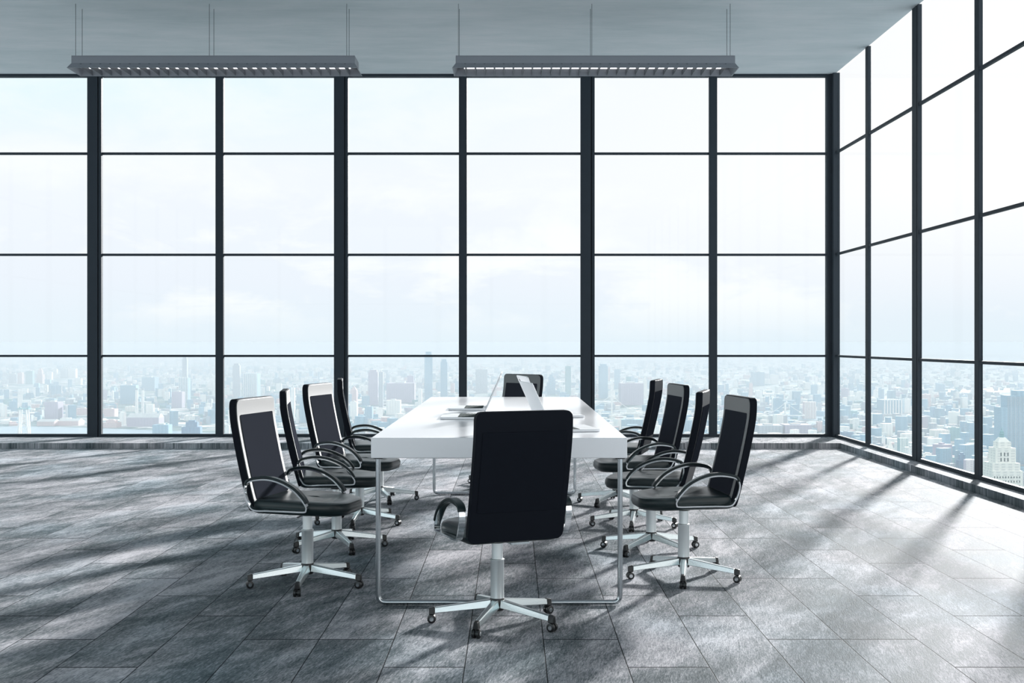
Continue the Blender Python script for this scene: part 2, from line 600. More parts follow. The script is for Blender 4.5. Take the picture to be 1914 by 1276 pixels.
right_window('window_5', YB - 0.10, 11.04, 12.55, 0, True)
right_window('window_6', 11.04, 8.12, 9.58, 0, False)
right_window('window_7', 8.12, 5.20, 6.66, 0, False)
right_window('window_8', 5.20, 2.28, 3.74, 0, False)
right_window('window_9', 2.28, -0.64, 0.82, 0, False)
right_window('window_10', -0.64, -3.56, -2.10, 0, False)

def plain_window(name, p0, p1, n):
    """a run of glazing on the walls out of the picture, from p0 to p1 in n bays"""
    p0, p1 = Vector(p0), Vector(p1)
    L_ = (p1 - p0).length
    root = empty(name, (p0.x, p0.y, 0.0), math.atan2(p1.y - p0.y, p1.x - p0.x))
    root['kind'] = 'structure'
    for i in range(n + 1):
        w = 0.0825 if i % 2 == 0 else 0.047
        x = L_ * i / n
        MB().box(max(0, x - w), min(L_, x + w), -D / 2, D / 2, 0, HC).build('mullion', M['frame'], root)
    for z in (0.016,) + MUL_Z:
        MB().box(0, L_, -0.012, 0.012, z - 0.013, z + 0.013).build('transom', M['frame'], root)
    for i in range(n):
        MB().box(L_ * i / n + 0.05, L_ * (i + 1) / n - 0.05, -0.003, 0.003, 0, HC).build('glass_pane', M['glass'], root)
    return root

plain_window('window_11', (XL - 0.05, YB), (XL - 0.05, YF), 12)
plain_window('window_12', (XL, YF), (XR, YF), 8)
# ------------------------------------------------------------------ pendant lamps
def pendant(xa, xb, wires, label):
    yf, yr = 10.86, 11.21
    zl = 3.705                                     # lower lip
    cx, cy = (xa + xb) / 2, (yf + yr) / 2
    root = empty('pendant_lamp', (cx, cy, zl))
    tag(root, label, 'ceiling lamp', 'louvred pendant lamps over the meeting table')
    hw, hd = (xb - xa) / 2, (yr - yf) / 2
    # housing: upper tray
    t = 0.006
    h = MB()
    h.box(-hw + 0.03, hw - 0.03, -hd + 0.035, hd - 0.035, 0.112, 0.122)
    h.box(-hw + 0.03, hw - 0.03, -hd + 0.035, -hd + 0.035 + t, 0.050, 0.112)
    h.box(-hw + 0.03, hw - 0.03, hd - 0.035 - t, hd - 0.035, 0.050, 0.112)
    h.box(-hw + 0.03, -hw + 0.03 + t, -hd + 0.035 + t, hd - 0.035 - t, 0.050, 0.112)
    h.box(hw - 0.03 - t, hw - 0.03, -hd + 0.035 + t, hd - 0.035 - t, 0.050, 0.112)
    h.build('housing', M['lamp'], root, bevel=0.003)
    # flared skirt
    k = MB()
    o0, o1 = (hw, hd), (hw - 0.03, hd - 0.035)
    for sx, sy in ((0, -1), (0, 1), (-1, 0), (1, 0)):
        if sy:
            p = [(-o0[0], sy * o0[1], 0.0), (o0[0], sy * o0[1], 0.0), (o0[0] - t, sy * (o0[1] - t), 0.0), (-o0[0] + t, sy * (o0[1] - t), 0.0),
                 (-o1[0], sy * o1[1], 0.050), (o1[0], sy * o1[1], 0.050), (o1[0] - t, sy * (o1[1] - t), 0.050), (-o1[0] + t, sy * (o1[1] - t), 0.050)]
        else:
            p = [(sx * o0[0], -o0[1], 0.0), (sx * o0[0], o0[1], 0.0), (sx * (o0[0] - t), o0[1] - t, 0.0), (sx * (o0[0] - t), -o0[1] + t, 0.0),
                 (sx * o1[0], -o1[1], 0.050), (sx * o1[0], o1[1], 0.050), (sx * (o1[0] - t), o1[1] - t, 0.050), (sx * (o1[0] - t), -o1[1] + t, 0.050)]
        k.hexa(p)
    k.build('skirt', M['lamp'], root)
    # cross blades: narrow wedges, one mesh each
    n = 29
    pitch = (2 * hw - 0.06) / n
    me = None
    for i in range(n + 1):
        x = -hw + 0.03 + i * pitch
        if i in (0, n):
            continue
        if me is None:
            b = MB()
            b.hexa([(-0.0025, -hd + 0.012, 0.002), (0.0025, -hd + 0.012, 0.002), (0.0025, hd - 0.012, 0.002), (-0.0025, hd - 0.012, 0.002),
                    (-0.009, -hd + 0.030, 0.046), (0.009, -hd + 0.030, 0.046), (0.009, hd - 0.030, 0.046), (-0.009, hd - 0.030, 0.046)])
            ob = b.build('louvre_blade', M['blade'], root)
            me = ob
        else:
            ob = me.copy()
            COL.objects.link(ob)
        ob.location = (x, 0, 0)
    for y in (-0.03, 0.085):
        MB().lathe([(0.011, -hw + 0.10), (0.011, hw - 0.10)], 12, axis='X', off=(0, y, 0.061)).build('light_tube', M['tube'], root, smooth=True)
    for x, yy in wires:
        MB().tube([(x - cx, yy - cy, 0.122), (x - cx, yy - cy, HC - zl)], 0.0022, 6).build('suspension_wire', M['wire'], root)
    return root

wa = [(x, y) for x in (-4.06, -2.816, -1.538) for y in (10.95, 11.12)]
wb = [(x, y) for x in (-0.498, 0.742, 2.03) for y in (10.95, 11.12)]
pendant(-4.11, -1.425, wa, 'long grey louvred pendant lamp hanging on wires above the left half of the table')
pendant(-0.552, 2.096, wb, 'long grey louvred pendant lamp hanging on wires nearer the right glass wall')

# ------------------------------------------------------------------ table
TX0, TX1, TY0, TY1, TH = -0.627, 0.512, 5.23, 9.10, 0.752
table = empty('meeting_table', ((TX0 + TX1) / 2, (TY0 + TY1) / 2, 0))
tag(table, 'long white lacquered meeting table on thin steel tube frames', 'table')
tx, ty = table.location.x, table.location.y
MB().box(TX0 - tx, TX1 - tx, TY0 - ty, TY1 - ty, TH - 0.09, TH).build('tabletop', M['table'], table, bevel=0.003)
for yy in (5.27, 9.06):
    ox = 0.028
    a, b = TX0 + ox - tx, TX1 - ox - tx
    pts = rounded([(a, 0.013), (b, 0.013), (b, 0.72), (a, 0.72)], [0.035, 0.035, 0.001, 0.001], 6)
    # walk from the top of one leg down, along the floor and up the other leg
    path = [(a, 0.665)] + [p for p in pts if p[1] < 0.6 and p[0] < 0] + [p for p in pts if p[1] < 0.6 and p[0] > 0] + [(b, 0.665)]
    seen = []
    for p in path:
        if not seen or (Vector(p) - Vector(seen[-1])).length > 1e-4:
            seen.append(p)
    f = MB().tube([(x, yy - ty, z) for x, z in seen], 0.0115, 14, up=(0, 1, 0))
    f.build('leg_frame', M['steel_leg'], table, smooth=True)
    for q in (a, b):
        MB().lathe([(0.022, 0.656), (0.022, 0.6625)], 16, cx=q, cy=yy - ty).build('mounting_plate', M['plastic'], table)

# ------------------------------------------------------------------ laptops
def laptop(x, y, rot, lean, label, logo=False):
    """local +X is the user's side: the base runs from the hinge (x = 0) towards +X"""
    root = empty('laptop', (x, y, TH), rot)
    tag(root, label, 'laptop', 'open laptops on the table')
    w, d, t = 0.33, 0.235, 0.013
    base = MB().prism(rounded([(0, -w / 2), (d, -w / 2), (d, w / 2), (0, w / 2)], 0.012, 4), 0.001, t)
    bo = base.build('base', M['laptop'], root, bevel=0.0015)
    kb = MB().box(0.022, 0.138, -0.148, 0.148, t, t + 0.0006)
    ko = kb.build('keyboard', M['keys'], root)
    keys = MB()
    for r_ in range(6):
        n = 14
        for c_ in range(n):
            if r_ == 5 and 4 <= c_ <= 8:
                if c_ == 4:
                    keys.box(0.024 + r_ * 0.019, 0.024 + r_ * 0.019 + 0.016, -0.146 + 4 * 0.021, -0.146 + 9 * 0.021 - 0.003, t + 0.0006, t + 0.0018)
                continue
            keys.box(0.024 + r_ * 0.019, 0.024 + r_ * 0.019 + 0.016, -0.146 + c_ * 0.021, -0.146 + c_ * 0.021 + 0.018, t + 0.0006, t + 0.0018)
    keys.build('keys', M['keys'], ko)
    MB().box(0.150, 0.222, -0.05, 0.05, t, t + 0.0005).build('trackpad', M['laptop'], root)
    # lid: rises from the hinge, leaning away from the user (-X)
    lid = MB().prism(rounded([(0, -w / 2), (d, -w / 2), (d, w / 2), (0, w / 2)], [0.004, 0.014, 0.014, 0.004], 5), -0.003, 0.003)
    lo = lid.build('lid', M['laptop'], root, bevel=0.001)
    lo.rotation_euler = (0, -(PI / 2 + lean), 0)     # plan +X turns up and back
    lo.location = (0.0, 0, t + 0.004)
    scr = MB().box(0.010, d - 0.008, -w / 2 + 0.008, w / 2 - 0.008, -0.0038, -0.003)
    scr.build('screen', M['screen'], lo)
    MB().lathe([(0.006, -0.10), (0.006, 0.10)], 10, axis='Y', off=(0.0, 0, t + 0.002)).build('hinge', M['plastic'], root)
    if logo:
        m = MB()
        pts = []
        for k in range(20):
            a = 2 * PI * k / 20
            r_ = 0.022 * (1 - 0.12 * math.cos(a) ** 8)
            px, py = r_ * math.cos(a), r_ * math.sin(a)
            if 0.0 <= abs(a - PI / 2) < 0.5:          # a bite out of one side
                py -= 0.010 * (1 - abs(a - PI / 2) / 0.5)
            pts.append((d * 0.86 + px * 0.6, 0.118 + py))
        m.prism(pts, 0.003, 0.0036)
        m.prism([(d * 0.86 + 0.0145, 0.115), (d * 0.86 + 0.018, 0.123), (d * 0.86 + 0.022, 0.122), (d * 0.86 + 0.019, 0.114)], 0.003, 0.0036)
        m.build('logo', M['plastic'], lo)
    return root

laptop(0.160, 5.70, R(10), R(24), 'open silver laptop on the right of the table, just behind the front chair')
laptop(0.150, 6.74, R(10), R(24), 'open silver laptop with a dark mark on its lid, second on the right', True)
laptop(-0.160, 6.62, R(180), R(24), 'open silver laptop on the left of the table, keyboard partly hidden by the front chair')
laptop(-0.160, 7.47, R(180), R(24), 'farther open silver laptop on the left side, its whole keyboard in view')

# ------------------------------------------------------------------ chairs
BW = 0.208
PROF = catmull([(-0.188, 0.375), (-0.215, 0.47), (-0.247, 0.60), (-0.275, 0.73), (-0.290, 0.82), (-0.293, 0.905)], 5)

def prof_at(z):
    for i in range(len(PROF) - 1):
        a, b = PROF[i], PROF[i + 1]
        if a[1] <= z <= b[1] + 1e-9:
            k = (z - a[1]) / (b[1] - a[1])
            t = (b - a).normalized()
            return a[0] + (b[0] - a[0]) * k, t
    t = (PROF[-1] - PROF[-2]).normalized()
    return PROF[-1][0], t

def back_slab(hw, z0, z1, o0, o1, rc=0.03, rows=16, cols=6):
    """curved slab following the backrest profile between offsets o0..o1 (towards the front), rounded corners rc"""
    zs = []
    for i in range(rows + 1):
        zs.append(z0 + (z1 - z0) * i / rows)
    for k in (0.12, 0.3, 0.6):
        zs += [z0 + rc * k, z1 - rc * k]
    zs = sorted(set(round(z, 5) for z in zs))
    bm = bmesh.new()
    lay = []
    for off in (o0, o1):
        g = []
        for z in zs:
            e = min(z - z0, z1 - z)
            inset = rc - math.sqrt(max(rc * rc - (rc - e) ** 2, 0)) if e < rc else 0.0
            w = hw - inset
            x, t = prof_at(z)
            nx, nz = t[1], -t[0]                    # front normal
            g.append([bm.verts.new((x + nx * off, -w + 2 * w * j / cols, z + nz * off)) for j in range(cols + 1)])
        lay.append(g)
    A, B = lay
    nr = len(zs)
    for i in range(nr - 1):
        for j in range(cols):
            bm.faces.new((A[i][j], A[i][j + 1], A[i + 1][j + 1], A[i + 1][j]))
            bm.faces.new((B[i][j], B[i + 1][j], B[i + 1][j + 1], B[i][j + 1]))
        bm.faces.new((A[i][0], A[i + 1][0], B[i + 1][0], B[i][0]))
        bm.faces.new((A[i][cols], B[i][cols], B[i + 1][cols], A[i + 1][cols]))
    for j in range(cols):
        bm.faces.new((A[0][j], B[0][j], B[0][j + 1], A[0][j + 1]))
        bm.faces.new((A[-1][j], A[-1][j + 1], B[-1][j + 1], B[-1][j]))
    m = MB()
    m.bm.free()
    m.bm = bm
    return m

def make_chair():
    root = empty('office_chair')
    # seat cushion: front corners cut away, soft edges
    outline = rounded([(-0.205, -0.205), (0.10, -0.222), (0.205, -0.165), (0.252, -0.10), (0.252, 0.10), (0.205, 0.165), (0.10, 0.222), (-0.205, 0.205)],
                      [0.03, 0.06, 0.05, 0.05, 0.05, 0.05, 0.06, 0.03], 4)
    bm = bmesh.new()
    layers = []
    for sc, z, drop in ((0.90, 0.366, 0.0), (0.965, 0.374, 0), (1.0, 0.392, 0), (0.995, 0.412, 0), (0.97, 0.424, 0), (0.90, 0.430, 0), (0.6, 0.428, 0), (0.25, 0.424, 0)):
        layers.append([bm.verts.new((0.02 + (x - 0.02) * sc, y * sc, z - 0.012 * max(0, (x - 0.05)) / 0.2)) for x, y in outline])
    n = len(outline)
    for a, b in zip(layers, layers[1:]):
        for j in range(n):
            bm.faces.new((a[j], a[(j + 1) % n], b[(j + 1) % n], b[j]))
    bm.faces.new(list(reversed(layers[0])))
    bm.faces.new(layers[-1])
    s = MB(); s.bm.free(); s.bm = bm
    s.build('seat', M['leather'], root, smooth=True)
    # backrest
    T = 0.018
    b = back_slab(BW, 0.378, 0.905, -T, T - 0.002).build('backrest', M['shell'], root, smooth=True, bevel=0.006, seg=3)
    back_slab(BW - 0.004, 0.40, 0.901, T - 0.002, T + 0.003, 0.028).build('front_cover', M['band'], b, smooth=True, bevel=0.002)
    back_slab(BW - 0.034, 0.425, 0.828, T + 0.003, T + 0.0055, 0.008).build('mesh_panel', M['mesh'], b, smooth=True)
    back_slab(BW - 0.026, 0.503, 0.825, -T - 0.0025, -T, 0.008).build('rear_panel', M['rear'], b, smooth=True, bevel=0.001)
    # arms: flat chrome loop with black pad on the arc
    loop = catmull([(-0.165, 0.388), (-0.192, 0.415), (-0.208, 0.455), (-0.212, 0.492), (-0.196, 0.518), (-0.150, 0.530), (-0.090, 0.532), (-0.030, 0.518),
                    (0.030, 0.488), (0.072, 0.450), (0.098, 0.415), (0.100, 0.396), (0.086, 0.387), (0.0, 0.387), (-0.09, 0.387)], 5, True)
    arc = catmull([(-0.210, 0.505), (-0.194, 0.5275), (-0.148, 0.540), (-0.090, 0.542), (-0.026, 0.527), (0.036, 0.497), (0.080, 0.458), (0.100, 0.428)], 5)
    for sy in (-1, 1):
        y = sy * 0.232
        w, th = 0.013, 0.0035
        m = MB().sweep([(p[0], y, p[1]) for p in loop], [(-w, -th), (w, -th), (w, th), (-w, th)], True, up=(0, 1, 0))
        # the sweep's side vector lies in the loop plane, so the section is given turned
        m.bm.clear()
        m.sweep([(p[0], y, p[1]) for p in loop], [(-th, -w), (th, -w), (th, w), (-th, w)], True, up=(0, 1, 0))
        a = m.build('armrest', M['chrome'], root, smooth=True)
        pw, pt = 0.017, 0.0062
        MB().sweep([(p[0], y, p[1]) for p in arc], [(-pt, -pw), (pt, -pw), (pt, pw), (-pt, pw)], False, up=(0, 1, 0)).build(
            'armrest_pad', M['leather'], a, smooth=True, bevel=0.003)
        for xx in (-0.12, 0.04):
            MB().box(xx - 0.012, xx + 0.012, min(sy * 0.19, sy * 0.226), max(sy * 0.19, sy * 0.226), 0.381, 0.388).build('arm_bracket', M['chrome'], a)
    # tilt mechanism
    mech = MB().box(-0.10, 0.09, -0.05, 0.05, 0.350, 0.368)
    mech.lathe([(0.034, 0.336), (0.034, 0.350)], 20)
    mo = mech.build('tilt_mechanism', M['plastic'], root, bevel=0.004)
    MB().box(-0.17, -0.05, -0.075, 0.005, 0.3535, 0.362).build('mounting_plate', M['alu'], mo)
    MB().tube([(0.02, -0.05, 0.352), (0.02, -0.17, 0.348)], 0.004, 8).build('lever', M['chrome'], mo, smooth=True)
    # gas lift
    g = MB().lathe([(0.0232, 0.255), (0.0232, 0.338)], 28)
    g = g.build('gas_lift', M['lift'], root, smooth=True)
    MB().lathe([(0.0285, 0.095), (0.0285, 0.262), (0.0295, 0.264), (0.0295, 0.268), (0.026, 0.270)], 28).build('lift_sleeve', M['lift'], g, smooth=True)
    # star base
    sb = MB().lathe([(0.024, 0.052), (0.029, 0.056), (0.031, 0.085), (0.031, 0.102), (0.028, 0.106)], 24).build('star_base', M['plastic'], root, smooth=True)
    am = cm = None
    for k in range(5):
        if am is None:
            a = MB()
            a.hexa([(0.026, -0.020, 0.066), (0.262, -0.013, 0.042), (0.262, 0.013, 0.042), (0.026, 0.020, 0.066),
                    (0.026, -0.014, 0.100), (0.262, -0.009, 0.066), (0.262, 0.009, 0.066), (0.026, 0.014, 0.100)])
            am = a.build('base_arm', M['alu'], sb, bevel=0.003)
            e = MB().hexa([(0.262, -0.014, 0.036), (0.286, -0.013, 0.036), (0.286, 0.013, 0.036), (0.262, -0.014 + 0.028, 0.036),
                           (0.262, -0.010, 0.069), (0.286, -0.008, 0.064), (0.286, 0.008, 0.064), (0.262, 0.010, 0.069)])
            em = e.build('end_cap', M['plastic'], sb, bevel=0.003)
            c = MB()
            c.lathe([(0.014, -0.017), (0.018, -0.015), (0.018, -0.004), (0.012, -0.003), (0.012, 0.003), (0.018, 0.004), (0.018, 0.015), (0.014, 0.017)],
                    18, axis='Y', off=(0.275, 0, 0.0182))
            c.box(0.268, 0.282, -0.003, 0.003, 0.018, 0.040)
            cm = c.build('caster', M['plastic'], sb, smooth=True)
            ring = MB().lathe([(0.009, -0.0180), (0.009, 0.0180)], 18, axis='Y', off=(0.275, 0, 0.0182))
            rm = ring.build('wheel_cover', M['chrome'], sb, smooth=True)
        else:
            for src in (am, em, cm, rm):
                o = src.copy()
                COL.objects.link(o)
                o.rotation_euler.z = 2 * PI * k / 5
    return root

chair0 = make_chair()
bpy.context.view_layer.update()
CHAIRS = [
    (-0.994, 5.72, -14, 54, 'black high-backed office chair, nearest on the left side of the table'),
    (-1.006, 6.75, 8, 8, 'black office chair on the left side seen edge-on, second from the front'),
    (-0.990, 7.65, -14, 52, 'black office chair with pale headrest on the left side, third from the front'),
    (-0.985, 8.76, 8, 3, 'farthest black office chair on the left side of the table'),
    (0.859, 5.89, 187, 45, 'black high-backed office chair, nearest on the right side of the table'),
    (0.787, 6.66, 165, 17, 'black office chair on the right side turned away, second from the front'),
    (0.784, 7.57, 187, 45, 'black office chair with grey headrest on the right side, third from the front'),
    (0.762, 8.58, 165, 19, 'farthest black office chair on the right side, its back edge turned to the viewer'),
    (-0.062, 4.945, 112, 37, 'black office chair at the front end of the table seen from behind'),
    (-0.10, 9.70, 228, 10, 'black office chair at the far end of the table, only its headrest above the tabletop'),
]
for i, (x, y, a, st, lab) in enumerate(CHAIRS):
    c = chair0 if i == 0 else copy_tree(chair0)
    c.location = (x, y, 0)
    c.rotation_euler.z = R(a)
    tag(c, lab, 'chair', 'office chairs around the meeting table')
    for ch in c.children:
        if ch.name.startswith('star_base'):
            ch.rotation_euler.z = R(st - a)

# ------------------------------------------------------------------ city far below the windows
GZ = -250.0                        # ground level of the city
CZ = CAM_H - GZ

def city_ground_material():
    m = bpy.data.materials.new('hazy_city_ground')
    m.use_nodes = True
    t = m.node_tree
    b = t.nodes['Principled BSDF']
    c = nd(t, 'ShaderNodeTexCoord')
    v = mapping(t, c.outputs['Object'], rot=(0, 0, R(31)))
    vo = nd(t, 'ShaderNodeTexVoronoi', distance='CHEBYCHEV')
    vo.inputs['Scale'].default_value = 1 / 70.0
    lk(t, v, vo.inputs['Vector'])
    sp = nd(t, 'ShaderNodeSeparateColor')
    lk(t, vo.outputs['Color'], sp.inputs[0])
    colr = ramp(t, sp.outputs[0], [(0.0, (0.05, 0.11, 0.12)), (0.35, (0.10, 0.19, 0.20)), (0.6, (0.24, 0.28, 0.30)), (0.82, (0.42, 0.38, 0.38)), (0.93, (0.8, 0.78, 0.76))])
    green = ramp(t, noise(t, v, 1 / 900.0, 4.0), [(0.46, 0.0), (0.56, 0.85)])
    colr = mixc(t, green, colr, (0.05, 0.12, 0.11))
    lk(t, colr, b.inputs['Base Color'])
    b.inputs['Roughness'].default_value = 0.95
    return m

g = MB().box(-60000, 60000, 300, 90000, GZ - 20, GZ)
structure('ground', g, city_ground_material())

def at(px, py, h=0.0):
    """ground point (at height h over the city ground) seen at a place of the 1914 x 1276 frame"""
    dy = py - 638.0
    y = F_PX * (CZ - h) / dy
    return Vector(((px - 957.0) * y / F_PX, y, GZ + h))

# pale water of the river and inlets
M['water'] = mat('pale_river_water', (0.30, 0.42, 0.50), 0.25, var=0.05, vscale=0.01)
def water(name, pts):
    m = MB()
    m.prism([tuple(at(x, y).xy) for x, y in pts], GZ + 0.2, GZ + 1.0)
    structure(name, m, M['water'])
water('river_near', [(-120, 800), (60, 797), (170, 800), (330, 806), (520, 816), (560, 860), (300, 850), (-120, 840)])
water('river_bend', [(1180, 779), (1330, 781), (1500, 778), (1860, 783), (2150, 790), (2150, 798), (1840, 790), (1500, 785), (1180, 786)])
water('river_far', [(1560, 727), (1720, 729), (1990, 724), (1990, 730), (1720, 735), (1560, 731)])
water('harbour', [(1700, 762), (1830, 764), (2050, 762), (2050, 769), (1830, 772), (1700, 768)])

OCC = []        # footprints already taken: (x, y, radius)
SHY = []        # picture places kept clear in front of the named buildings
CELL = {}
def occupy(x, y, r):
    OCC.append((x, y, r))
    for i in range(int((x - r) // 200), int((x + r) // 200) + 1):
        for j in range(int((y - r) // 200), int((y + r) // 200) + 1):
            CELL.setdefault((i, j), []).append((x, y, r))
def is_free(x, y, r):
    for i in range(int((x - r) // 200), int((x + r) // 200) + 1):
        for j in range(int((y - r) // 200), int((y + r) // 200) + 1):
            for a, b, q in CELL.get((i, j), ()):
                if (a - x) ** 2 + (b - y) ** 2 < (r + q) ** 2:
                    return False
    return True
def is_shy(px, py):
    return any(abs(px - a) < w and b - 2 < py < b + 16 for a, b, w in SHY)

FAC = {
    'blue': facade_material('blue_grey_facade', (0.22, 0.38, 0.48), (0.08, 0.20, 0.30)),
    'grey': facade_material('grey_facade', (0.38, 0.42, 0.46), (0.15, 0.2, 0.25)),
    'teal': facade_material('teal_glass_facade', (0.18, 0.36, 0.38), (0.08, 0.2, 0.24)),
    'white': facade_material('white_facade', (0.82, 0.80, 0.76), (0.35, 0.4, 0.45), amt=0.4),
    'cream': facade_material('cream_facade', (0.76, 0.735, 0.68), (0.35, 0.37, 0.39), amt=0.4),
    'pink': facade_material('pink_brick_facade', (0.62, 0.46, 0.45), (0.36, 0.27, 0.3), amt=0.4),
    'violet': facade_material('violet_brick_facade', (0.40, 0.36, 0.44), (0.2, 0.2, 0.28), amt=0.4),
    'navy': facade_material('deep_blue_glass_facade', (0.08, 0.20, 0.32), (0.04, 0.1, 0.2)),
}
ROOF = mat('pale_flat_roof', (0.55, 0.56, 0.56), 0.9, var=0.15, vscale=0.05)

def tower(px, pb, pt, wpx, mk, label, shape='slab', depth=0.8, cat='building', group=None, rot=None):
    """building whose foot stands at (px, pb) of the frame and reaches up to pt, wpx wide"""
    p = at(px, pb)
    sc = p.y / F_PX
    w, h = wpx * sc, (pb - pt) * sc
    d = w * depth
    root = empty('building', (p.x, p.y + d / 2, GZ), rot if rot is not None else random.uniform(-0.12, 0.12))
    tag(root, label, cat, group)
    m = FAC[mk]
    occupy(p.x, p.y + d / 2, 0.55 * math.hypot(w, d))
    SHY.append((px, pb, wpx / 2 + 3))
    if shape == 'crown':
        MB().box(-w / 2, w / 2, -d / 2, d / 2, 0, h * 0.94).build('shaft', m, root)
        MB().box(-w * 0.36, w * 0.36, -d * 0.36, d * 0.36, h * 0.94, h).build('crown', m, root)
    elif shape == 'slab':
        MB().box(-w / 2, w / 2, -d / 2, d / 2, 0, h).build('block', m, root)
        MB().box(-w * 0.2, w * 0.15, -d * 0.2, d * 0.2, h, h + h * 0.04 + 2).build('roof_house', ROOF, root)
    elif shape == 'step':
        MB().box(-w / 2, w / 2, -d / 2, d / 2, 0, h * 0.62).build('podium', m, root)
        MB().box(-w * 0.30, w * 0.32, -d * 0.3, d * 0.3, h * 0.62, h * 0.9).build('shaft', m, root)
        MB().box(-w * 0.17, w * 0.2, -d * 0.18, d * 0.18, h * 0.9, h).build('crown', m, root)
    elif shape == 'spire':
        MB().box(-w / 2, w / 2, -d / 2, d / 2, 0, h * 0.78).build('shaft', m, root)
        z0, z1, a = h * 0.78, h, 0.08
        MB().hexa([(-w * .42, -d * .42, z0), (w * .42, -d * .42, z0), (w * .42, d * .42, z0), (-w * .42, d * .42, z0),
                   (-w * a, -d * a, z1), (w * a, -d * a, z1), (w * a, d * a, z1), (-w * a, d * a, z1)]).build('spire', m, root)
    elif shape == 'ribbed':
        MB().box(-w / 2, w / 2, -d / 2, d / 2, 0, h * 0.96).build('block', m, root)
        rb = MB()
        for i in range(7):
            x = -w / 2 + w * (i + 0.5) / 7
            rb.box(x - w * 0.03, x + w * 0.03, -d / 2 - w * 0.03, -d / 2, 0, h)
        rb.build('ribs', FAC['white'], root)
    elif shape == 'gable':
        MB().box(-w / 2, w / 2, -d / 2, d / 2, 0, h * 0.7).build('hall', m, root)
        MB().hexa([(-w * .5, -d * .5, h * .7), (w * .5, -d * .5, h * .7), (w * .5, d * .5, h * .7), (-w * .5, d * .5, h * .7),
                   (-w * .48, -d * .03, h), (w * .48, -d * .03, h), (w * .48, d * .03, h), (-w * .48, d * .03, h)]).build('roof', ROOF, root)
    return root

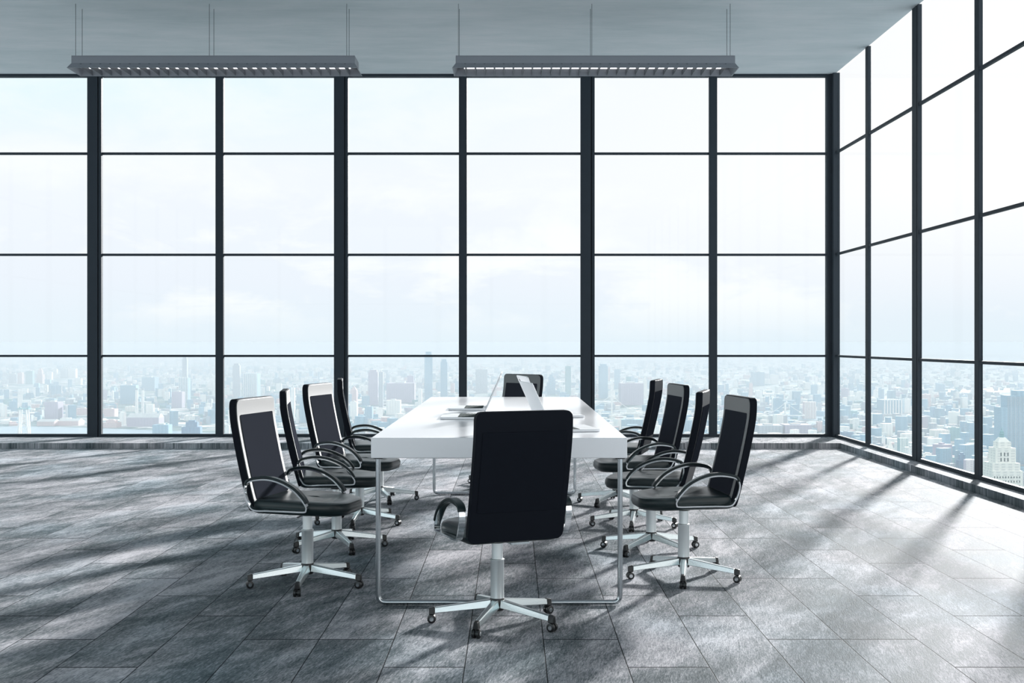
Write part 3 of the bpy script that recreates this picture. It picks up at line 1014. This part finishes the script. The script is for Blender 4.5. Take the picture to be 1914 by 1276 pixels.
L = [
 (24, 716, 699, 15, 'grey', 'small grey slab at the far left of the skyline', 'slab'),
 (37, 717, 696, 9, 'pink', 'small pinkish tower beside the grey slab at far left', 'slab'),
 (54, 718, 693, 13, 'teal', 'small teal tower block left of the pink and white pair', 'slab'),
 (74, 717, 688, 12, 'pink', 'sunlit pink and white pointed tower among the far left blocks', 'step'),
 (92, 709, 695, 9, 'white', 'white block right of the pointed pink tower', 'slab'),
 (102, 707, 689, 8, 'cream', 'narrow cream tower left of the twin white columns', 'slab'),
 (120, 706, 690, 14, 'grey', 'grey slab touching the twin white columns at left', 'slab'),
 (134, 706, 688, 14, 'white', 'bright white twin-column block below the left transom', 'ribbed'),
 (146, 719, 707, 11, 'cream', 'small cream block under the white twin-column block', 'slab'),
 (85, 733, 719, 7, 'cream', 'small bright cream cube at the left', 'slab'),
 (97, 783, 751, 26, 'violet', 'violet-blue blocky building above the bridge at the left', 'slab'),
 (86, 796, 784, 34, 'pink', 'low long pinkish warehouse by the river at left', 'gable'),
 (128, 795, 783, 38, 'pink', 'second low pinkish warehouse by the river, nearer the wide mullion', 'gable'),
 (153, 775, 763, 22, 'pink', 'red and white striped low block left of the first wide mullion', 'slab'),
 (204, 778, 764, 22, 'pink', 'pale pink block just right of the first wide mullion', 'slab'),
 (205, 799, 784, 28, 'pink', 'pink waterside building right of the first wide mullion', 'step'),
 (210, 746, 730, 3.4, 'white', 'thin white chimney stack right of the first wide mullion', 'slab'),
 (243, 769, 760, 20, 'cream', 'low cream building at the foot of the twin chimneys', 'slab'),
 (355, 786, 777, 22, 'white', 'low bright white box building right of the power station', 'slab'),
 (300, 815, 794, 30, 'blue', 'blue riverside block at the bottom of the second window', 'slab'),
 (355, 818, 786, 34, 'navy', 'deep blue building group at the bottom of the second window', 'step'),
 (278, 730, 705, 25, 'blue', 'blue square block above the twin chimneys', 'slab'),
 (238, 755, 720, 29, 'blue', 'broad blue block left behind the twin chimneys', 'slab'),
 (345, 742, 666, 9, 'grey', 'slim grey tower touching the transom of the second window', 'crown'),
 (343, 754, 704, 18, 'blue', 'pale blue slab in front of the slim grey tower', 'ribbed'),
 (331, 762, 732, 20, 'violet', 'violet block at the foot of the slim grey tower', 'slab'),
 (400, 744, 701, 7, 'white', 'bright white narrow tower by the thin mullion', 'slab'),
 (441, 742, 679, 13, 'grey', 'tall grey tower with pink top left behind the nearest left chair', 'crown'),
 (468, 742, 696, 27, 'blue', 'ribbed pale blue slab beside the tall grey tower', 'ribbed'),
 (425, 813, 795, 7, 'cream', 'small cream tower low beside the nearest left chair', 'slab'),
 (547, 783, 724, 7, 'white', 'slim white tower between the first and second left chairs', 'slab'),
 (556, 790, 765, 5, 'white', 'short white tower right of the slim white one', 'slab'),
 (570, 790, 742, 20, 'blue', 'blue office block between two left chair backs', 'slab'),
 (661, 752, 722, 12, 'pink', 'magenta brick block just right of the second wide mullion', 'spire'),
 (661, 783, 751, 13, 'white', 'greenish white block low by the second wide mullion', 'slab'),
 (689, 784, 760, 14, 'blue', 'blue block low in the third window', 'slab'),
 (697, 757, 691, 18, 'violet', 'tall violet-grey slab in the third window', 'crown'),
 (712, 762, 695, 8, 'grey', 'slim grey tower right of the tall violet slab', 'slab'),
 (748, 752, 716, 50, 'violet', 'very broad violet brick slab in the third window', 'slab'),
 (767, 749, 702, 12, 'violet', 'taller violet tower rising from the broad brick slab', 'slab'),
 (735, 775, 748, 26, 'white', 'pale low block in front of the broad brick slab', 'slab'),
 (785, 764, 727, 7, 'white', 'narrow white tower left of the tallest tower', 'slab'),
 (800.5, 750, 657, 15, 'blue', 'tallest blue-grey tower rising above the transom', 'crown'),
 (829.5, 748, 671, 13, 'blue', 'second tallest blue tower right of the tallest one', 'crown'),
 (846, 734, 716, 7, 'pink', 'small pink block by the third thin mullion', 'slab'),
 (900, 735, 690, 22, 'grey', 'grey slab above the table left of the far chair', 'slab'),
 (1030, 738, 700, 16, 'blue', 'pale blue slab above the table right of the far chair', 'step'),
 (1062, 740, 684, 10, 'teal', 'teal tower by the third wide mullion above the table', 'slab'),
 (1128, 745, 680, 16, 'blue', 'tall blue-grey tower right of the third wide mullion', 'crown'),
 (1138.5, 712, 686, 3.5, 'pink', 'thin pink edge tower behind the tall blue-grey tower', 'slab'),
 (1144, 750, 708, 5.5, 'white', 'slender white tower with pink shade right of the blue-grey tower', 'spire'),
 (1154, 727, 690, 11, 'blue', 'hazy blue tower left of the broad violet block', 'slab'),
 (1175, 742, 704, 9, 'teal', 'teal slab rising behind the broad violet block', 'slab'),
 (1181, 757, 716, 42, 'violet', 'broad violet block behind the farthest right chair', 'slab'),
 (1206, 745, 702, 8, 'cream', 'sunlit pointed cream tower left of the farthest right chair', 'spire'),
 (1180, 800, 784, 44, 'blue', 'low blue waterfront row left of the right-hand chairs', 'slab'),
 (1229, 707, 704, 6, 'white', 'tiny white block over the farthest right chair', 'slab'),
 (1418, 721, 695, 22, 'blue', 'hazy blue slab in the fourth window', 'slab'),
 (1448, 718, 700, 14, 'white', 'pale greenish white block in the fourth window', 'slab'),
 (1404, 741, 716, 6, 'pink', 'slim pink tower over the nearest right chair', 'slab'),
 (1375, 724, 709, 9, 'white', 'small white towers left of the slim pink one', 'step'),
 (1515, 783, 750, 22, 'pink', 'pinkish columned building left of the corner post', 'ribbed'),
 (1440, 815, 795, 46, 'grey', 'low pale grey riverside block under the bridge', 'slab'),
 (1492, 815, 794, 50, 'violet', 'low pale violet riverside block left of the corner post', 'slab'),
 (1534, 806, 788, 12, 'pink', 'small pink building beside the corner post', 'slab'),
 (1455, 770, 744, 15, 'blue', 'mid-height blue block in the fourth window', 'slab'),
 (1668, 773, 746, 38, 'blue', 'broad ribbed blue slab through the right glass wall', 'ribbed'),
 (1696, 772, 745, 12, 'white', 'white slab touching the ribbed blue one', 'slab'),
 (1584, 827, 807, 21, 'navy', 'deep blue block right of the corner post', 'slab'),
 (1599, 827, 807, 5, 'cream', 'narrow cream strip tower beside the deep blue block', 'slab'),
 (1652, 842, 816, 6, 'white', 'slim white tower low in the second right bay', 'slab'),
 (1664, 848, 824, 9, 'cream', 'cream tower low in the second right bay', 'step'),
 (1690, 862, 817, 17, 'teal', 'teal glass tower with banded floors left of the wide mullion', 'ribbed'),
 (1706, 872, 836, 20, 'white', 'white banded block at the foot of the teal glass tower', 'slab'),
 (1760, 826, 803, 29, 'cream', 'cream columned hall in the third right bay', 'ribbed'),
 (1786, 824, 799, 18, 'teal', 'teal block beside the cream columned hall', 'slab'),
 (1800, 882, 846, 16, 'navy', 'dark blue roofed tower in the third right bay', 'step'),
 (1812, 896, 858, 14, 'violet', 'violet banded tower right of the dark blue roofed one', 'ribbed'),
 (1736, 868, 846, 22, 'cream', 'low cream building at the left of the third right bay', 'step'),
]
for r_ in L:
    tower(r_[0], r_[1], r_[2], r_[3], r_[4], r_[5] if len(r_) > 5 else None, r_[6])

# twin chimneys and power station
def round_stack(px, pb, pt, wpx, label, cat, name):
    p = at(px, pb)
    sc = p.y / F_PX
    r0, h = wpx * sc / 2, (pb - pt) * sc
    root = empty(name, (p.x, p.y, GZ))
    tag(root, label, cat)
    occupy(p.x, p.y, r0 * 1.3)
    SHY.append((px, pb, 8))
    MB().lathe([(r0 * 1.12, 0), (r0 * 1.0, h * 0.4), (r0 * 0.9, h * 0.93)], 20).build('shaft', FAC['white'], root, smooth=True)
    MB().lathe([(r0 * 1.08, h * 0.93), (r0 * 1.05, h)], 20).build('rim', FAC['grey'], root)
round_stack(255.5, 776, 725, 5.0, 'left one of the twin white chimneys in the second window', 'chimney', 'chimney')
round_stack(267, 776, 725, 5.0, 'right one of the twin white chimneys in the second window', 'chimney', 'chimney')
tower(267, 797, 773, 60, 'violet', 'wide power station hall with pale roof under the twin chimneys', 'gable', 0.55)

# bridge tower at the left, with deck
def bridge_tower():
    p = at(45, 813)
    sc = p.y / F_PX
    occupy(p.x, p.y, 13 * sc)
    h = 52 * sc
    root = empty('bridge_tower', (p.x, p.y, GZ))
    tag(root, 'white latticed bridge tower with teal cap at the lower left', 'bridge')
    for s_ in (-1, 1):
        for q in (-1, 1):
            MB().hexa([(s_ * 9 * sc - 1.6 * sc, q * 5 * sc - sc, 0), (s_ * 9 * sc + 1.6 * sc, q * 5 * sc - sc, 0), (s_ * 9 * sc + 1.6 * sc, q * 5 * sc + sc, 0), (s_ * 9 * sc - 1.6 * sc, q * 5 * sc + sc, 0),
                       (s_ * 6 * sc - 1.2 * sc, q * 5 * sc - sc, h * .93), (s_ * 6 * sc + 1.2 * sc, q * 5 * sc - sc, h * .93), (s_ * 6 * sc + 1.2 * sc, q * 5 * sc + sc, h * .93), (s_ * 6 * sc - 1.2 * sc, q * 5 * sc + sc, h * .93)]).build('leg', FAC['white'], root)
    n = 6
    for i in range(n):
        z0, z1 = h * 0.93 * i / n, h * 0.93 * (i + 1) / n
        w0, w1 = (9 - 3 * i / n) * sc, (9 - 3 * (i + 1) / n) * sc
        b_ = MB()
        b_.tube([(-w0, 5 * sc, z0), (w1, 5 * sc, z1)], 0.45 * sc, 6, up=(0, 1, 0))
        b_.build('brace', FAC['white'], root)
        b_ = MB()
        b_.tube([(w0, -5 * sc, z0), (-w1, -5 * sc, z1)], 0.45 * sc, 6, up=(0, 1, 0))
        b_.build('brace', FAC['white'], root)
    MB().box(-11 * sc, 11 * sc, -7 * sc, 7 * sc, h * 0.93, h * 0.97).build('cap', FAC['teal'], root)
    for s_ in (-1, 1):
        MB().box(s_ * 8 * sc - sc, s_ * 8 * sc + sc, -sc, sc, h * 0.97, h * 1.02).build('finial', FAC['teal'], root)
bridge_tower()

# suspension bridges, pale, far off on the right half
def suspension(px, pb, pt, span_px, label):
    p = at(px, pb)
    sc = p.y / F_PX
    h = (pb - pt) * sc
    root = empty('suspension_bridge', (p.x, p.y, GZ))
    tag(root, label, 'bridge')
    w = span_px * sc
    for s_ in (-0.28, 0.28):
        MB().box(s_ * w - 1.2 * sc, s_ * w + 1.2 * sc, -3 * sc, 3 * sc, 0, h).build('pylon', FAC['white'], root)
    pts = []
    for i in range(41):
        u = -0.5 + i / 40
        a = abs(u)
        z = h * (0.35 + 0.65 * (a / 0.28) ** 2) if a < 0.28 else h * (1 - 0.68 * (a - 0.28) / 0.22)
        pts.append((u * w, 0, z))
    MB().tube(pts, 0.45 * sc, 6, up=(0, 1, 0)).build('cable', FAC['white'], root)
    MB().box(-w / 2, w / 2, -2 * sc, 2 * sc, h * 0.30, h * 0.34).build('deck', FAC['white'], root)
suspension(1205, 788, 738, 220, 'pale suspension bridge between the farthest right chair and the wide mullion')
suspension(1420, 788, 752, 170, 'pale suspension bridge in the fourth window right of the nearest chair')

# big grey tower and the tiered cream tower seen low at the right edge
def grey_tower():
    p = at(1905, 868)
    sc = p.y / F_PX
    root = empty('building', (p.x, p.y, GZ))
    tag(root, 'large stepped blue-grey tower at the right edge of the picture', 'building')
    H = lambda y: (868 - y) * sc
    d = 34 * sc
    occupy(p.x, p.y + d / 2, 42 * sc)
    SHY.append((1905, 868, 40))
    MB().box(-33 * sc, 40 * sc, 0, d, 0, H(761)).build('podium', FAC['blue'], root)
    MB().box(-22 * sc, 40 * sc, 0.5, d * 0.9, H(761), H(739)).build('shaft', FAC['blue'], root)
    MB().box(-4 * sc, 40 * sc, 1.0, d * 0.8, H(739), H(730)).build('crown', FAC['blue'], root)
    r = MB()
    for i in range(18):
        x = -21 * sc + i * 3.4 * sc
        r.box(x, x + 0.9 * sc, -0.5 * sc, 0, 0, H(741))
    r.build('ribs', FAC['grey'], root)
grey_tower()

def tiered_tower():
    p = at(1882, 985)
    sc = p.y / F_PX
    root = empty('building', (p.x, p.y, GZ))
    root.rotation_euler.z = 0.0
    tag(root, 'tiered cream skyscraper with arched windows and teal lantern at lower right', 'building')
    H = lambda y: (985 - y) * sc
    w = FAC['cream']
    occupy(p.x, p.y + 24 * sc, 38 * sc)
    def tier(nm, a, b, y0, y1, dep):
        return MB().box(a * sc, b * sc, (24 - dep) * sc, (24 + dep) * sc, H(y0), H(y1)).build(nm, w, root)
    tier('base', -27, 30, 985, 880, 24)
    tier('lower_tier', -26, 26, 880, 866, 22)
    tier('middle_tier', -18, 20, 866, 838, 17)
    tier('upper_tier', -11, 13, 838, 827, 12)
    s_ = MB().hexa([(-10 * sc, 14 * sc, H(827)), (12 * sc, 14 * sc, H(827)), (12 * sc, 34 * sc, H(827)), (-10 * sc, 34 * sc, H(827)),
                    (-5 * sc, 20 * sc, H(819)), (6 * sc, 20 * sc, H(819)), (6 * sc, 28 * sc, H(819)), (-5 * sc, 28 * sc, H(819))])
    s_.build('roof', w, root)
    MB().lathe([(4.2 * sc, H(819)), (4.2 * sc, H(811)), (3.2 * sc, H(808)), (1.0 * sc, H(805)), (0.5 * sc, H(800))], 16, cx=0.5 * sc, cy=24 * sc).build('lantern', FAC['teal'], root)
    dark = M['keys']
    yf = 7 * sc
    for i in range(3):
        x = -8 + i * 6.5
        for (ya, yb) in ((863, 856), (853, 846)):
            pts = [(x - 1.1, ya), (x + 1.1, ya), (x + 1.1, yb + 1), (x + 0.6, yb), (x - 0.6, yb), (x - 1.1, yb + 1)]
            m_ = MB()
            lo = [m_.bm.verts.new((a * sc, yf - 0.3 * sc, H(b))) for a, b in pts]
            hi = [m_.bm.verts.new((a * sc, yf + 0.1 * sc, H(b))) for a, b in pts]
            m_.bm.faces.new(lo); m_.bm.faces.new(list(reversed(hi)))
            for k in range(6):
                m_.bm.faces.new((lo[k], lo[(k + 1) % 6], hi[(k + 1) % 6], hi[k]))
            m_.build('arched_window', dark, root)
    for r_ in range(6):
        for i in range(10):
            x = -23 + i * 5.2
            y = 890 + r_ * 8
            MB().box((x - 0.9) * sc, (x + 0.9) * sc, -0.25 * sc, 0.1 * sc, H(y + 3.5), H(y)).build('window', dark, root)
tiered_tower()

# repeated anonymous blocks: the 200 that show largest, then the rest of the fabric as one mass
protos = []
for k, mk in enumerate(['blue', 'grey', 'white', 'teal', 'violet', 'cream', 'pink', 'white']):
    m = MB().box(-0.5, 0.5, -0.5, 0.5, 0, 1)
    m.box(-0.2, 0.1, -0.15, 0.2, 1, 1.06)
    o = m.build('building', FAC[mk])
    protos.append(o)
rnd = random.Random(11)
def sample_pos(pmin, pmax):
    # uniform over the picture band so that near ground is not empty
    py = 638 + (pmax - 638) * (rnd.random() ** 0.8) * 1.0
    if py < pmin:
        py = pmin + rnd.random() * 30
    px = rnd.uniform(-250, 2160)
    return px, py
taken = 0
used_proto = set()
while taken < 200:
    px, py = sample_pos(690, 900)
    if py > 800 and px < 1560:
        continue
    if py > 760 and px < 560 and rnd.random() < 0.7:
        continue
    p = at(px, py)
    h = rnd.choice([12, 16, 22, 30, 44]) * rnd.uniform(0.8, 1.2)
    w = rnd.uniform(16, 40)
    if is_shy(px, py) or not is_free(p.x, p.y, 0.72 * w):
        continue
    occupy(p.x, p.y, 0.72 * w)
    k = rnd.choice([0, 0, 1, 1, 2, 3, 4, 5, 6, 7])
    if k not in used_proto:
        o = protos[k]
        used_proto.add(k)
    else:
        o = protos[k].copy()
        COL.objects.link(o)
    o.location = (p.x, p.y, GZ)
    o.scale = (w, rnd.uniform(16, 36), h)
    o.rotation_euler.z = rnd.choice([R(-28), R(31), R(5)]) + rnd.uniform(-0.05, 0.05)
    tag(o, 'small hazy city block among many alike, far below the glass walls', 'building', 'small city blocks far below')
    taken += 1

def mass(name, kinds, seed):
    r = random.Random(seed)
    verts, faces, mi = [], [], []
    me = bpy.data.meshes.new(name)
    for k, (mk, n, hs) in enumerate(kinds):
        me.materials.append(FAC[mk])
        for _ in range(n):
            py = 651 + (905 - 651) * r.random() ** 1.8
            px = r.uniform(-700, 2900)
            if py > 796 and px < 560:
                continue
            p = at(px, py)
            a = r.choice([R(-28), R(31), R(31), R(5)]) + r.uniform(-0.06, 0.06)
            f = max(1.0, min(2.0, p.y / 7000))
            w, d = r.uniform(9, 30) * f, r.uniform(9, 24) * f
            h = r.choice(hs) * r.uniform(0.7, 1.3)
            if is_shy(px, py) or not is_free(p.x, p.y, 0.6 * max(w, d)):
                continue
            ca, sa = math.cos(a), math.sin(a)
            b0 = len(verts)
            for z in (GZ, GZ + h):
                for x, y in ((-w / 2, -d / 2), (w / 2, -d / 2), (w / 2, d / 2), (-w / 2, d / 2)):
                    verts.append((p.x + x * ca - y * sa, p.y + x * sa + y * ca, z))
            for q in ((4, 5, 6, 7), (0, 1, 5, 4), (1, 2, 6, 5), (2, 3, 7, 6), (3, 0, 4, 7)):
                faces.append(tuple(b0 + i for i in q))
                mi.append(k)
    me.from_pydata(verts, [], faces)
    me.polygons.foreach_set('material_index', mi)
    o = bpy.data.objects.new(name, me)
    COL.objects.link(o)
    tag(o, 'dense low-rise houses filling the distant hazy city below the windows', 'buildings', None, 'stuff')
    return o
mass('low_rise_houses', [('white', 7600, (6, 8, 12, 20, 34)), ('blue', 6200, (8, 12, 20, 40)), ('pink', 1700, (8, 12, 18)),
                         ('grey', 5200, (8, 14, 26)), ('teal', 4100, (6, 9, 12))], 1)

# ------------------------------------------------------------------ haze lying over the city
hm = bpy.data.materials.new('city_haze')
hm.use_nodes = True
t = hm.node_tree
t.nodes.clear()
vs = nd(t, 'ShaderNodeVolumeScatter')
vs.inputs['Color'].default_value = (0.466, 0.500, 0.533, 1)
vs.inputs['Density'].default_value = 0.00021
vs.inputs['Anisotropy'].default_value = 0.0
o = nd(t, 'ShaderNodeOutputMaterial')
va = nd(t, 'ShaderNodeVolumeAbsorption')
va.inputs['Color'].default_value = vs.inputs['Color'].default_value
va.inputs['Density'].default_value = vs.inputs['Density'].default_value
ad = nd(t, 'ShaderNodeAddShader')
lk(t, vs.outputs[0], ad.inputs[0])
lk(t, va.outputs[0], ad.inputs[1])
lk(t, ad.outputs[0], o.inputs['Volume'])
hz = MB().box(-59000, 59000, 320, 89000, GZ + 0.5, -9.0).build('haze', hm)
tag(hz, 'pale blue haze lying over the city below the horizon', 'haze', None, 'stuff')
